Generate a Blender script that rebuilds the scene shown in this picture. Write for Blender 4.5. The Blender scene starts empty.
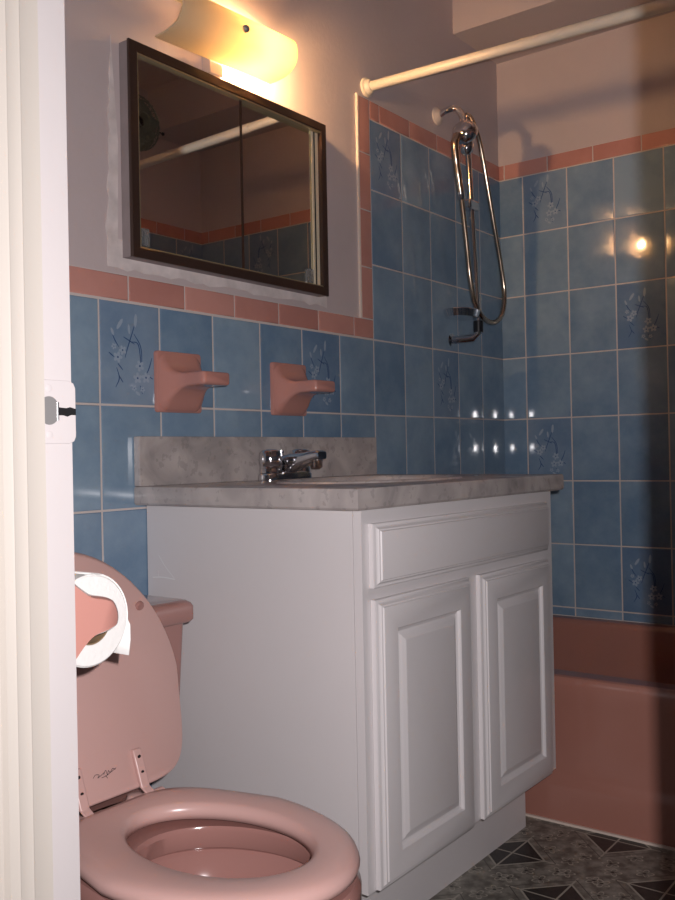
import bpy, bmesh, math, random
from mathutils import Vector, Matrix
random.seed(7)
PI = math.pi
S = bpy.context.scene
COL = S.collection

# ---------------------------------------------------------------- camera, light, exposure
CAM = Vector((-2.0519, -1.4192, .8756))
cr = Vector((.60087, -.79912, -.01937)); cu = Vector((.00807, -.01817, .9998)); cf = Vector((.79931, .6009, .00447))
cd = bpy.data.cameras.new('camera'); cam = bpy.data.objects.new('camera', cd); COL.objects.link(cam)
m = Matrix((( cr.x, cu.x, -cf.x, CAM.x), (cr.y, cu.y, -cf.y, CAM.y), (cr.z, cu.z, -cf.z, CAM.z), (0, 0, 0, 1)))
cam.matrix_world = m
cd.sensor_fit = 'VERTICAL'; cd.sensor_height = 24; cd.lens = 24*930.07/900; cd.clip_start = .01
S.camera = cam
w = bpy.data.worlds.new('world'); S.world = w; w.use_nodes = True
w.node_tree.nodes['Background'].inputs[0].default_value = (1, .72, .52, 1)
w.node_tree.nodes['Background'].inputs[1].default_value = .06
# the camera's own flash, a few centimetres above and beside the lens
fl = bpy.data.lights.new('flash', 'AREA'); fl.shape = 'RECTANGLE'; fl.size = .007; fl.size_y = .012
fl.energy = 18; fl.color = (1, .95, .97)
flo = bpy.data.objects.new('flash', fl); COL.objects.link(flo)
mm = m.copy(); mm.translation = CAM + cr*.038 + cu*.032 + cf*.01
flo.matrix_world = mm
S.view_settings.view_transform = 'Standard'; S.view_settings.look = 'None'
S.view_settings.gamma = 1; S.view_settings.use_curve_mapping = False
S.view_settings.exposure = 0.10

# ---------------------------------------------------------------- materials
def nt(name):
    mt = bpy.data.materials.new(name); mt.use_nodes = True
    return mt, mt.node_tree, mt.node_tree.nodes['Principled BSDF']
def simple(name, col, rough=.5, metal=0, coat=0, bump=0, bscale=60, var=0, vscale=4, spec=None):
    mt, t, b = nt(name)
    b.inputs['Base Color'].default_value = (*col, 1)
    b.inputs['Roughness'].default_value = rough; b.inputs['Metallic'].default_value = metal
    b.inputs['Coat Weight'].default_value = coat; b.inputs['Coat Roughness'].default_value = .06
    if spec is not None: b.inputs['Specular IOR Level'].default_value = spec
    if var or bump:
        tc = t.nodes.new('ShaderNodeTexCoord')
    if var:
        n = t.nodes.new('ShaderNodeTexNoise'); n.inputs['Scale'].default_value = vscale; n.inputs['Detail'].default_value = 5
        t.links.new(tc.outputs['Object'], n.inputs['Vector'])
        r = t.nodes.new('ShaderNodeValToRGB'); r.color_ramp.elements[0].position = .3; r.color_ramp.elements[1].position = .7
        r.color_ramp.elements[0].color = (*[c*(1-var) for c in col], 1); r.color_ramp.elements[1].color = (*[min(1, c*(1+var)) for c in col], 1)
        t.links.new(n.outputs['Fac'], r.inputs['Fac']); t.links.new(r.outputs['Color'], b.inputs['Base Color'])
    if bump:
        n2 = t.nodes.new('ShaderNodeTexNoise'); n2.inputs['Scale'].default_value = bscale; n2.inputs['Detail'].default_value = 4
        t.links.new(tc.outputs['Object'], n2.inputs['Vector'])
        bp = t.nodes.new('ShaderNodeBump'); bp.inputs['Strength'].default_value = bump; bp.inputs['Distance'].default_value = .002
        t.links.new(n2.outputs['Fac'], bp.inputs['Height']); t.links.new(bp.outputs['Normal'], b.inputs['Normal'])
    return mt

def tile_mat(name, dark, light, rough=.065, tilevar=.12, streak=6):
    mt, t, b = nt(name)
    tc = t.nodes.new('ShaderNodeTexCoord'); g = t.nodes.new('ShaderNodeNewGeometry')
    n = t.nodes.new('ShaderNodeTexNoise'); n.noise_dimensions = '4D'; n.inputs['Scale'].default_value = streak; n.inputs['Detail'].default_value = 6
    n.inputs['Roughness'].default_value = .65
    t.links.new(tc.outputs['Object'], n.inputs['Vector'])
    mu = t.nodes.new('ShaderNodeMath'); mu.operation = 'MULTIPLY'; mu.inputs[1].default_value = 9
    t.links.new(g.outputs['Random Per Island'], mu.inputs[0]); t.links.new(mu.outputs[0], n.inputs['W'])
    # offset mottling per tile
    mul = t.nodes.new('ShaderNodeMath'); mul.operation = 'MULTIPLY_ADD'; mul.inputs[1].default_value = tilevar*2; mul.inputs[2].default_value = -tilevar
    t.links.new(g.outputs['Random Per Island'], mul.inputs[0])
    ad = t.nodes.new('ShaderNodeMath'); ad.operation = 'ADD'
    t.links.new(n.outputs['Fac'], ad.inputs[0]); t.links.new(mul.outputs[0], ad.inputs[1])
    r = t.nodes.new('ShaderNodeValToRGB'); r.color_ramp.elements[0].position = .33; r.color_ramp.elements[1].position = .68
    r.color_ramp.elements[0].color = (*dark, 1); r.color_ramp.elements[1].color = (*light, 1)
    t.links.new(ad.outputs[0], r.inputs['Fac']); t.links.new(r.outputs['Color'], b.inputs['Base Color'])
    b.inputs['Roughness'].default_value = rough
    n2 = t.nodes.new('ShaderNodeTexNoise'); n2.inputs['Scale'].default_value = 26; n2.inputs['Detail'].default_value = 2
    t.links.new(tc.outputs['Object'], n2.inputs['Vector'])
    bp = t.nodes.new('ShaderNodeBump'); bp.inputs['Strength'].default_value = .035; bp.inputs['Distance'].default_value = .002
    t.links.new(n2.outputs['Fac'], bp.inputs['Height']); t.links.new(bp.outputs['Normal'], b.inputs['Normal'])
    return mt

class NX:   # small expression helper for node maths
    def __init__(s, t): s.t = t
    def m(s, op, a, b=None, c=None):
        n = s.t.nodes.new('ShaderNodeMath'); n.operation = op
        for i, v in enumerate((a, b, c)):
            if v is None: continue
            if isinstance(v, (int, float)): n.inputs[i].default_value = v
            else: s.t.links.new(v, n.inputs[i])
        return n.outputs[0]
    def mix(s, f, a, b):
        n = s.t.nodes.new('ShaderNodeMix'); n.data_type = 'RGBA'
        s.t.links.new(f, n.inputs[0])
        for i, v in ((6, a), (7, b)):
            if isinstance(v, tuple): n.inputs[i].default_value = (*v, 1)
            else: s.t.links.new(v, n.inputs[i])
        return n.outputs[2]

def floor_mat():
    mt, t, b = nt('patterned vinyl'); x = NX(t)
    tc = t.nodes.new('ShaderNodeTexCoord'); sp = t.nodes.new('ShaderNodeSeparateXYZ'); t.links.new(tc.outputs['Object'], sp.inputs[0])
    P = .33
    def cell(v, off): return x.m('SUBTRACT', x.m('MODULO', x.m('ADD', v, 33 + off + P/2), P), P/2)   # centred cell coordinate
    n = t.nodes.new('ShaderNodeTexNoise'); n.inputs['Scale'].default_value = 40; n.inputs['Detail'].default_value = 8
    t.links.new(tc.outputs['Object'], n.inputs['Vector'])
    r = t.nodes.new('ShaderNodeValToRGB'); r.color_ramp.elements[0].position = .38; r.color_ramp.elements[1].position = .66
    r.color_ramp.elements[0].color = (.11, .10, .085, 1); r.color_ramp.elements[1].color = (.32, .30, .26, 1)
    t.links.new(n.outputs['Fac'], r.inputs['Fac']); col = r.outputs['Color']
    light, dark = (.42, .39, .33), (.006, .007, .010)
    def band(v, c, wd): return x.m('LESS_THAN', x.m('ABSOLUTE', x.m('SUBTRACT', v, c)), wd)
    for k in (0, 1):
        dx = cell(sp.outputs[0], .21 + k*(P/2-.02)); dy = cell(sp.outputs[1], .49 + k*P/2)
        ax, ay = x.m('ABSOLUTE', dx), x.m('ABSOLUTE', dy)
        s_ = x.m('ADD', ax, ay); mx = x.m('MAXIMUM', ax, ay)
        # little blossoms in a ring between the diamonds
        for (ox, oy) in ((.062, .062), (.118, .03), (.03, .118)):
            ex = x.m('SUBTRACT', ax, ox); ey = x.m('SUBTRACT', ay, oy)
            rr = x.m('SQRT', x.m('ADD', x.m('MULTIPLY', ex, ex), x.m('MULTIPLY', ey, ey)))
            th = x.m('ARCTAN2', ey, ex)
            pet = x.m('MULTIPLY_ADD', x.m('ABSOLUTE', x.m('COSINE', x.m('MULTIPLY', th, 2.5))), .012, .006)
            edge = x.m('LESS_THAN', x.m('ABSOLUTE', x.m('SUBTRACT', rr, pet)), .0018)
            col = x.mix(edge, col, light)
            col = x.mix(x.m('LESS_THAN', rr, .0035), col, dark)
        col = x.mix(x.m('LESS_THAN', s_, .074), col, dark)
        ring = band(s_, .076, .003); col = x.mix(ring, col, light)
        cross = x.m('MULTIPLY', x.m('LESS_THAN', x.m('MINIMUM', ax, ay), .002), x.m('LESS_THAN', s_, .11)); col = x.mix(cross, col, light)
        ring2 = band(s_, .10, .0015); col = x.mix(ring2, col, (.06, .055, .05))
    n3 = t.nodes.new('ShaderNodeTexNoise'); n3.inputs['Scale'].default_value = 90; t.links.new(tc.outputs['Object'], n3.inputs['Vector'])
    f = x.m('MULTIPLY', n3.outputs['Fac'], .40)
    col = x.mix(f, col, (.12, .11, .09))
    t.links.new(col, b.inputs['Base Color']); b.inputs['Roughness'].default_value = .42
    return mt

def marble_mat():
    mt, t, b = nt('cultured marble')
    tc = t.nodes.new('ShaderNodeTexCoord')
    n = t.nodes.new('ShaderNodeTexNoise'); n.inputs['Scale'].default_value = 7; n.inputs['Detail'].default_value = 9; n.inputs['Distortion'].default_value = 1.6
    t.links.new(tc.outputs['Object'], n.inputs['Vector'])
    r = t.nodes.new('ShaderNodeValToRGB'); e = r.color_ramp.elements
    e[0].position = .30; e[0].color = (.32, .29, .28, 1); e[1].position = .72; e[1].color = (.58, .53, .505, 1)
    a = e.new(.50); a.color = (.45, .40, .385, 1)
    n2 = t.nodes.new('ShaderNodeTexNoise'); n2.inputs['Scale'].default_value = 55; n2.inputs['Detail'].default_value = 6
    t.links.new(tc.outputs['Object'], n2.inputs['Vector'])
    x = NX(t); t.links.new(n.outputs['Fac'], r.inputs['Fac'])
    f = x.m('MULTIPLY', x.m('GREATER_THAN', n2.outputs['Fac'], .60), .25)
    t.links.new(x.mix(f, r.outputs['Color'], (.16, .155, .15)), b.inputs['Base Color'])
    b.inputs['Roughness'].default_value = .22
    return mt

def shade_mat():
    mt = bpy.data.materials.new('frosted glass'); mt.use_nodes = True; t = mt.node_tree; t.nodes.clear()
    o = t.nodes.new('ShaderNodeOutputMaterial'); d = t.nodes.new('ShaderNodeBsdfDiffuse'); tr = t.nodes.new('ShaderNodeBsdfTranslucent')
    gl = t.nodes.new('ShaderNodeBsdfGlossy'); gl.inputs['Roughness'].default_value = .15
    d.inputs[0].default_value = (.80, .72, .58, 1); tr.inputs[0].default_value = (.95, .84, .60, 1); gl.inputs[0].default_value = (1, 1, 1, 1)
    m1 = t.nodes.new('ShaderNodeMixShader'); m1.inputs[0].default_value = .55; m2 = t.nodes.new('ShaderNodeMixShader'); m2.inputs[0].default_value = .05
    t.links.new(d.outputs[0], m1.inputs[1]); t.links.new(tr.outputs[0], m1.inputs[2])
    t.links.new(m1.outputs[0], m2.inputs[1]); t.links.new(gl.outputs[0], m2.inputs[2]); t.links.new(m2.outputs[0], o.inputs[0])
    return mt
def emit_mat(name, col, st):
    mt, t, b = nt(name); b.inputs['Emission Color'].default_value = (*col, 1); b.inputs['Emission Strength'].default_value = st
    b.inputs['Base Color'].default_value = (1, 1, 1, 1); return mt
def clear_mat():
    mt, t, b = nt('clear acrylic'); b.inputs['Transmission Weight'].default_value = .9; b.inputs['Roughness'].default_value = .05; b.inputs['IOR'].default_value = 1.48
    return mt

M = dict(
    paint=simple('mauve wall paint', (.56, .47, .465), .6, bump=.25, bscale=70, var=.05, vscale=3),
    oldpaint=simple('older mauve paint', (.30, .25, .25), .65, bump=.5, bscale=50, var=.08, vscale=20),
    plate=simple('satin nickel', (.62, .58, .58), .35, .3),
    plaster=simple('bare plaster', (.68, .60, .58), .8, bump=.6, bscale=45, var=.15, vscale=25),
    ceiling=simple('ceiling paint', (.56, .47, .455), .7, bump=.2),
    blue=tile_mat('blue glazed tile', (.145, .232, .340), (.262, .362, .458)),
    bluedark=tile_mat('deep blue decorated tile', (.130, .210, .325), (.235, .320, .420)),
    pink=tile_mat('pink glazed tile', (.50, .225, .185), (.60, .295, .245), tilevar=.2, streak=4),
    grout=simple('grout', (.60, .53, .50), .85),
    caulk=simple('white caulk', (.70, .58, .50), .5),
    white=simple('white satin lacquer', (.72, .68, .68), .38, var=.015),
    trim=simple('cream gloss paint', (.41, .375, .335), .35, bump=.12, bscale=30),
    jamb=simple('white gloss paint', (.465, .43, .425), .35, bump=.15, bscale=30),
    toilet=simple('pink vitreous china', (.35, .175, .152), .12, coat=.3),
    seat=simple('pink enamel seat', (.58, .36, .325), .28),
    tub=simple('pink enamel', (.37, .165, .127), .18),
    holder=simple('salmon glazed ceramic', (.50, .235, .195), .14, coat=.2),
    chrome=simple('chrome', (.72, .72, .74), .08, 1),
    hose=simple('chrome hose', (.60, .47, .36), .18, 1),
    mirror=simple('mirror glass', (.92, .90, .86), .015, 1),
    frame=simple('dark bronze frame', (.060, .034, .026), .3, .3),
    brass=simple('brass track', (.42, .36, .22), .35, .6),
    cream=simple('cream plastic', (.70, .60, .44), .4),
    rod=simple('cream enamel rod', (.72, .64, .52), .35),
    paper=simple('toilet paper', (.70, .685, .66), .9, bump=.3, bscale=200),
    card=simple('brown cardboard', (.20, .13, .07), .8),
    dark=simple('dark metal', (.03, .03, .032), .35, .6),
    fan=simple('grey green fan metal', (.20, .25, .22), .45, .2),
    steel=simple('dull steel', (.30, .29, .285), .4, .5),
    decal=simple('pale flower glaze', (.31, .385, .48), .2),
    stem=simple('navy flower glaze', (.045, .095, .22), .2),
    ink=simple('black ink', (.02, .015, .02), .6),
    scuff=simple('pale scuff', (.85, .84, .84), .5),
    water=simple('water', (.30, .14, .12), .03),
    black=simple('black plastic', (.012, .012, .015), .35),
    hall=simple('hall wall paint', (.5, .45, .40), .7),
    floor=floor_mat(), marble=marble_mat(), shade=shade_mat(), clear=clear_mat(),
    bulb=emit_mat('glowing bulb', (1, .58, .26), 620),
    offbulb=simple('white bulb glass', (.8, .78, .74), .3),
)

# ---------------------------------------------------------------- mesh helpers
def V(*a): return Vector(a)
def BM(): return bmesh.new()
def obj(name, bm, mat, parent=None, smooth=False, bevel=0, seg=2, mats=None, recalc=True):
    if recalc: bmesh.ops.recalc_face_normals(bm, faces=bm.faces)
    me = bpy.data.meshes.new(name); bm.to_mesh(me); bm.free()
    for k in (mats or [mat]): me.materials.append(k)
    o = bpy.data.objects.new(name, me); COL.objects.link(o)
    if smooth: 
        me.shade_smooth()
        if smooth != True:
            me.set_sharp_from_angle(angle=math.radians(smooth))
    if bevel:
        b = o.modifiers.new('bevel', 'BEVEL'); b.width = bevel; b.segments = seg; b.limit_method = 'ANGLE'; b.angle_limit = math.radians(35)
    if parent:
        o.parent = parent; o.matrix_parent_inverse = Matrix.Translation(-parent.location)
    return o
def tag(o, label=None, cat=None, group=None, kind=None):
    if label: o['label'] = label
    if cat: o['category'] = cat
    if group: o['group'] = group
    if kind: o['kind'] = kind
    return o
def thing(name, loc, label, cat, group=None):
    o = bpy.data.objects.new(name, None); COL.objects.link(o); o.location = loc; o.empty_display_size = .05
    return tag(o, label, cat, group)
def box(bm, x0, x1, y0, y1, z0, z1):
    v = [bm.verts.new((x, y, z)) for x in (x0, x1) for y in (y0, y1) for z in (z0, z1)]
    for f in ((0, 1, 3, 2), (4, 6, 7, 5), (0, 4, 5, 1), (2, 3, 7, 6), (0, 2, 6, 4), (1, 5, 7, 3)): bm.faces.new([v[i] for i in f])
    return bm
def loft(bm, rings, cap0=True, cap1=True, closed=True):
    vs = [[bm.verts.new(p) for p in r] for r in rings]
    n = len(vs[0])
    for a, b in zip(vs, vs[1:]):
        for i in range(n if closed else n-1):
            j = (i+1) % n
            bm.faces.new((a[i], a[j], b[j], b[i]))
    if cap0: bm.faces.new(vs[0])
    if cap1: bm.faces.new(vs[-1])
    return vs
def circle(c, r, ax='z', n=24, rx=None, ph=0):
    c = Vector(c); rx = r if rx is None else rx; out = []
    for i in range(n):
        a = 2*PI*i/n + ph; p, q = rx*math.cos(a), r*math.sin(a)
        out.append(c + {'z': V(p, q, 0), 'y': V(p, 0, q), 'x': V(0, p, q)}[ax])
    return out
def lathe(bm, c, prof, ax='z', n=24, cap=True):    # prof: (distance along axis, radius)
    d = {'z': V(0, 0, 1), 'y': V(0, 1, 0), 'x': V(1, 0, 0)}[ax]
    loft(bm, [circle(Vector(c) + d*t, max(r, .0002), ax, n) for t, r in prof], cap, cap)
    return bm
def tube(bm, pts, r, n=12, closed=False):
    pts = [Vector(p) for p in pts]; rings = []; prev = None
    rr = r if isinstance(r, (list, tuple)) else [r]*len(pts)
    for i, p in enumerate(pts):
        if i == 0: d = pts[1] - p
        elif i == len(pts)-1: d = p - pts[-2]
        else: d = pts[i+1] - pts[i-1]
        d.normalize()
        if prev is None:
            u = d.orthogonal().normalized()
        else:
            u = (prev - d*prev.dot(d)).normalized()
        prev = u; v = d.cross(u)
        rings.append([p + u*rr[i]*math.cos(2*PI*k/n) + v*rr[i]*math.sin(2*PI*k/n) for k in range(n)])
    loft(bm, rings); return bm
def spline(pts, k=8):    # Catmull-Rom
    pts = [Vector(p) for p in pts]; P = [pts[0]*2-pts[1]] + pts + [pts[-1]*2-pts[-2]]; out = []
    for i in range(1, len(P)-2):
        for s in range(k):
            t = s/k; a, b, c, d = P[i-1], P[i], P[i+1], P[i+2]
            out.append(.5*((2*b) + (c-a)*t + (2*a-5*b+4*c-d)*t*t + (3*b-a-3*c+d)*t**3))
    out.append(P[-2]); return out
def prism(bm, poly, axis, a, b):    # extrude a 2-D outline along an axis
    def p3(u, v, w): return {'z': (u, v, w), 'y': (u, w, v), 'x': (w, u, v)}[axis]
    loft(bm, [[p3(u, v, a) for u, v in poly], [p3(u, v, b) for u, v in poly]]); return bm
def rrect(x0, x1, y0, y1, r, n=6):
    out = []
    for cx, cy, a0 in ((x1-r, y1-r, 0), (x0+r, y1-r, 90), (x0+r, y0+r, 180), (x1-r, y0+r, 270)):
        for i in range(n+1):
            a = math.radians(a0+90*i/n); out.append((cx+r*math.cos(a), cy+r*math.sin(a)))
    return out

# ---------------------------------------------------------------- the room
XR, YF, XD, ZC = .76, -1.44, -1.545, 2.34     # right wall, front wall, door wall, ceiling
XO = -1.65                                    # hall side of the door wall
JY, JY2 = -.7305, -1.318                       # the door opening
ZH = 2.05
def struct(name, bm, mat, **k):
    o = obj(name, bm, mat, **k); o['kind'] = 'structure'; return o
fb = BM(); box(fb, XO-1.3, XR+.1, -2.6, .1, -.05, 0); floor = struct('floor', fb, M['floor'])
ceil = struct('ceiling', box(BM(), XO, XR+.1, YF-.1, .1, ZC, ZC+.06), M['ceiling'])
wa = struct('wall_back', box(BM(), XO, XR+.1, 0, .1, 0, ZC), M['paint'])
wb = struct('wall_right', box(BM(), XR, XR+.1, YF-.1, 0, 0, ZC), M['paint'])
wc = struct('wall_front', box(BM(), XO, XR, YF-.1, YF, 0, ZC), M['paint'])
bm = BM(); box(bm, XO, XD, JY+.02, 0, 0, ZC); box(bm, XO, XD, YF, JY2-.02, 0, ZC); box(bm, XO, XD, JY2-.02, JY+.02, ZH, ZC)
wd = struct('wall_left', bm, M['paint'])
soff = struct('ceiling_soffit', box(BM(), .472, XR, YF, 0, 2.167, ZC), M['ceiling'])

# glazed tiles: every tile a pillow-edged slab on a grout bed
def tile(bm, fr, u0, u1, v0, v1, h=.0055, g=.0016):
    """fr maps (u, v, height above the wall) to a world point"""
    u0 += g; u1 -= g; v0 += g; v1 -= g
    if u1-u0 < .004 or v1-v0 < .004: return
    ta, tb = random.uniform(-.0022, .0022), random.uniform(-.0022, .0022); cu_, cv = (u0+u1)/2, (v0+v1)/2
    rings = []
    for ins, hh in ((0, 0), (0, h-.0022), (.0007, h-.0008), (.002, h-.0001), (.0034, h)):
        ins = min(ins, (u1-u0)/2-.0005, (v1-v0)/2-.0005)
        rings.append([fr(u, v, hh + (ta*(u-cu_) + tb*(v-cv) if hh > .003 else 0)) for u, v in
                      ((u0+ins, v0+ins), (u1-ins, v0+ins), (u1-ins, v1-ins), (u0+ins, v1-ins))])
    loft(bm, rings, cap0=False)
def fA(u, v, h): return V(u, -h, v)
def fB(u, v, h): return V(XR-h, -u, v)
def fC(u, v, h): return V(u, YF+h, v)
def fD(u, v, h): return V(XD+h, -u, v)
TW, TH, Z0 = .1524, .2016, 1.18
ROWS = [.3735-.2016*2+.0, .3735-.2016]  # replaced below
ROWL = [0] + [Z0 + k*TH for k in range(-5, 1)]             # low wainscot rows up to 1.18
ROWT = [.346] + [Z0 + k*TH for k in range(-4, 3)] + [1.773]  # rows around the tub
def cuts(a, b, off, step):
    out = [a]; k = math.ceil((a-off)/step - 1e-6)
    while off + k*step < b-.003:
        if off + k*step > a+.003: out.append(off + k*step)
        k += 1
    return out + [b]
DECO_MESH = {}
def flower(parent, fr, u0, v0, flip=False):
    """pale blossoms on navy stems, printed on one tile"""
    W, H = TW, TH
    petals, stems = BM(), BM()
    def P(a, b, h): return fr(u0 + (1-a if flip else a)*W, v0 + b*H, h)
    def blob(bmx, cx, cy, rx, ry, rot, h, n=10):
        vs = []
        for i in range(n):
            t = 2*PI*i/n; x_, y_ = rx*math.cos(t), ry*math.sin(t)
            vs.append(bmx.verts.new(P((cx*W + x_*math.cos(rot) - y_*math.sin(rot))/W, (cy*H + x_*math.sin(rot) + y_*math.cos(rot))/H, h)))
        bmx.faces.new(vs)
    def line(pts, wd):
        pts = spline([(a*W, b*H, 0) for a, b in pts], 6); L = []; R = []
        for i, p in enumerate(pts):
            d = (pts[min(i+1, len(pts)-1)] - pts[max(i-1, 0)]).normalized(); nn = V(-d.y, d.x, 0)
            k = wd*(.45+.55*math.sin(PI*(i+.5)/len(pts)))
            L.append(stems.verts.new(P((p.x+nn.x*k)/W, (p.y+nn.y*k)/H, .0062))); R.append(stems.verts.new(P((p.x-nn.x*k)/W, (p.y-nn.y*k)/H, .0062)))
        for i in range(len(pts)-1): stems.faces.new((L[i], L[i+1], R[i+1], R[i]))
    for c in (((.60, .85), (.52, .70), (.44, .55), (.40, .46)), ((.50, .62), (.62, .60), (.66, .42), (.66, .36)), ((.20, .68), (.24, .62), (.30, .56)),
              ((.55, .70), (.66, .58), (.68, .40)), ((.38, .66), (.56, .60)), ((.85, .48), (.80, .38), (.74, .30)), ((.26, .36), (.30, .26), (.24, .17)),
              ((.30, .28), (.36, .22)), ((.64, .20), (.68, .12)), ((.14, .50), (.22, .46)), ((.78, .30), (.86, .27)), ((.28, .40), (.36, .34))): line(c, .0012)
    for cx, cy, rx, ry, ro in ((.32, .78, .004, .013, -.6), (.58, .83, .004, .014, -.1), (.47, .74, .003, .010, .1), (.20, .70, .003, .008, .4), (.60, .12, .003, .007, 1)):
        blob(petals, cx, cy, rx, ry, ro, .0064)
    for cx, cy, r_ in ((.28, .46, .0105), (.36, .53, .009), (.64, .39, .0105), (.60, .27, .0105), (.74, .28, .0105), (.22, .56, .006), (.54, .17, .006), (.68, .16, .006)):
        for k in range(5):
            a = 2*PI*k/5 + cx*9
            blob(petals, cx + r_*.62*math.cos(a)/W, cy + r_*.62*math.sin(a)/H, r_*.48, r_*.34, a, .0064 + k*.00003)
        blob(stems, cx, cy, r_*.20, r_*.20, 0, .0067)
    p = obj('flower_print', petals, M['decal'], parent, recalc=False); p['label'] = 'pale blue blossoms printed on the tile'
    s = obj('stem_print', stems, M['stem'], p, recalc=False)
def tiling(parent, fr, blue_areas, pink_rects, deco, bed):
    b, d, p, g = BM(), BM(), BM(), BM()
    for u_cuts, v_cuts in blue_areas:
        for a0, a1 in zip(u_cuts, u_cuts[1:]):
            for c0, c1 in zip(v_cuts, v_cuts[1:]):
                dec = any(abs(a0-q[0]) < .02 and abs(c0-q[1]) < .02 for q in deco)
                tile(d if dec else b, fr, a0, a1, c0, c1)
    for r_ in pink_rects: tile(p, fr, *r_, h=.0062)
    for (u0, u1, v0, v1) in bed:
        loft(g, [[fr(u0, v0, h), fr(u1, v0, h), fr(u1, v1, h), fr(u0, v1, h)] for h in (0, .0042)], cap0=False)
    o = obj('blue_tiles', b, M['blue'], parent, smooth=True)
    if len(d.verts): obj('flower_tiles', d, M['bluedark'], parent, smooth=True)
    obj('pink_border_tiles', p, M['pink'], parent, smooth=True)
    obj('grout', g, M['grout'], parent)
    for q in deco: flower(parent, fr, q[0], q[1])
PT = 1.2335   # top of the low pink border
ux = cuts(XD, 0, 0, TW)
pj = cuts(XD, 0, -.0885, .1505)
vz = [PT, 1.371, 1.523, 1.675, 1.824]
pinkA = [(a, b, Z0+.0015, PT) for a, b in zip(pj, pj[1:])] + [(-.053, 0, a, b) for a, b in zip(vz, vz[1:])]
pk = cuts(0, XR, .047, TW); pinkA += [(a, b, 1.773, 1.824) for a, b in zip(pk, pk[1:])]
uxt = cuts(0, XR, 0, TW)
tiling(wa, fA, [(ux, ROWL), (uxt, ROWT)], pinkA,
       [(-6*TW, Z0-TH), (-2*TW, Z0-TH), (0, Z0+2*TH), (2*TW, Z0-TH), (-9*TW, Z0-2*TH)],
       [(XD, 0, 0, PT), (0, XR, .346, 1.824), (-.053, 0, PT, 1.824)])
ub = [0] + [.088 + k*TW for k in range(0, 9)] + [-YF]
pb = cuts(0, -YF, .023, TW)
w1 = lambda k: .088 + (k-1)*TW
tiling(wb, fB, [(ub, ROWT)], [(a, b, 1.773, 1.824) for a, b in zip(pb, pb[1:])],
       [(w1(1), Z0+2*TH), (w1(3), Z0), (w1(1), Z0-2*TH), (w1(3), Z0-4*TH), (w1(6), Z0-TH), (w1(7), Z0+2*TH)], [(0, -YF, .346, 1.824)])
pinkC = [(a, b, Z0+.0015, PT) for a, b in zip(pj, pj[1:])] + [(-.053, 0, a, b) for a, b in zip(vz, vz[1:])] + [(a, b, 1.773, 1.824) for a, b in zip(pk, pk[1:])]
tiling(wc, fC, [(ux, ROWL), (uxt, ROWT)], pinkC, [(TW, Z0), (4*TW, Z0+2*TH)], [(XD, 0, 0, PT), (0, XR, .346, 1.824), (-.053, 0, PT, 1.824)])
ud = cuts(0, .665, .06, TW); pd = cuts(0, .665, .1, .1505)
tiling(wd, fD, [(ud, ROWL)], [(a, b, Z0+.0015, PT) for a, b in zip(pd, pd[1:])], [], [(0, .665, 0, PT)])
obj('caulk_line', box(BM(), -.0575, -.0525, -.007, 0, PT, 1.826), M['caulk'], wa)
# bare plaster left around the medicine cabinet
bm = BM(); pts = []
random.seed(3)
def rag(x0, z0, x1, z1, n):
    for i in range(n):
        t = i/n; pts.append((x0+(x1-x0)*t + random.uniform(-.004, .004), z0+(z1-z0)*t + random.uniform(-.004, .004)))
rag(-.885, 1.245, -.20, 1.245, 30); rag(-.20, 1.245, -.20, 1.30, 3); rag(-.21, 1.30, -.86, 1.30, 3); rag(-.86, 1.3, -.86, 1.69, 2); rag(-.872, 1.70, -.89, 1.245, 24)
prism(bm, pts, 'y', 0, -.0012); obj('bare_plaster_patch', bm, M['plaster'], wa)

# door frame: jambs with stop moulding, strike plate on the near one
dr = bpy.data.objects.new('door_1', None); COL.objects.link(dr); dr.location = (XD, JY, 0); dr['kind'] = 'structure'
def jamb(y, s):     # s = +1: face looks towards -y
    P = [(-1.53, 0), (-1.565, 0), (-1.565, -.0095), (-1.581, -.0080), (-1.583, -.0087), (-1.5845, -.0083), (-1.594, -.0074), (-1.5955, -.0079),
         (-1.5975, -.0072), (-1.604, -.0062), (-1.606, 0), (-1.662, 0), (-1.662, .02), (-1.53, .02)]
    bm = BM(); prism(bm, [(a, y + b*s) for a, b in P], 'z', 0, ZH); return bm
o = obj('door_jamb', jamb(JY, 1), M['jamb'], dr, smooth=25)
o.data.materials.append(M['trim'])
for f in o.data.polygons:
    if f.center.x < -1.5645: f.material_index = 1
obj('door_jamb', jamb(JY2, -1), M['trim'], dr, smooth=25)
obj('head_jamb', box(BM(), -1.662, -1.53, JY2-.02, JY+.02, ZH, ZH+.02), M['trim'], dr)
def casing(y0, y1, x0, x1):
    return box(BM(), x0, x1, y0, y1, 0, ZH+.07)
for x0, x1 in ((-1.545, -1.531), (-1.664, XO)):
    obj('door_casing', casing(JY+.006, JY+.068, x0, x1), M['trim'], dr, bevel=.003)
    obj('door_casing', casing(max(JY2-.068, YF+.002) if x0 > -1.6 else JY2-.068, JY2-.006, x0, x1), M['trim'], dr, bevel=.003)
    obj('door_casing', box(BM(), x0, x1, JY2-.004, JY+.004, ZH+.005, ZH+.07), M['trim'], dr, bevel=.003)
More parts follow.
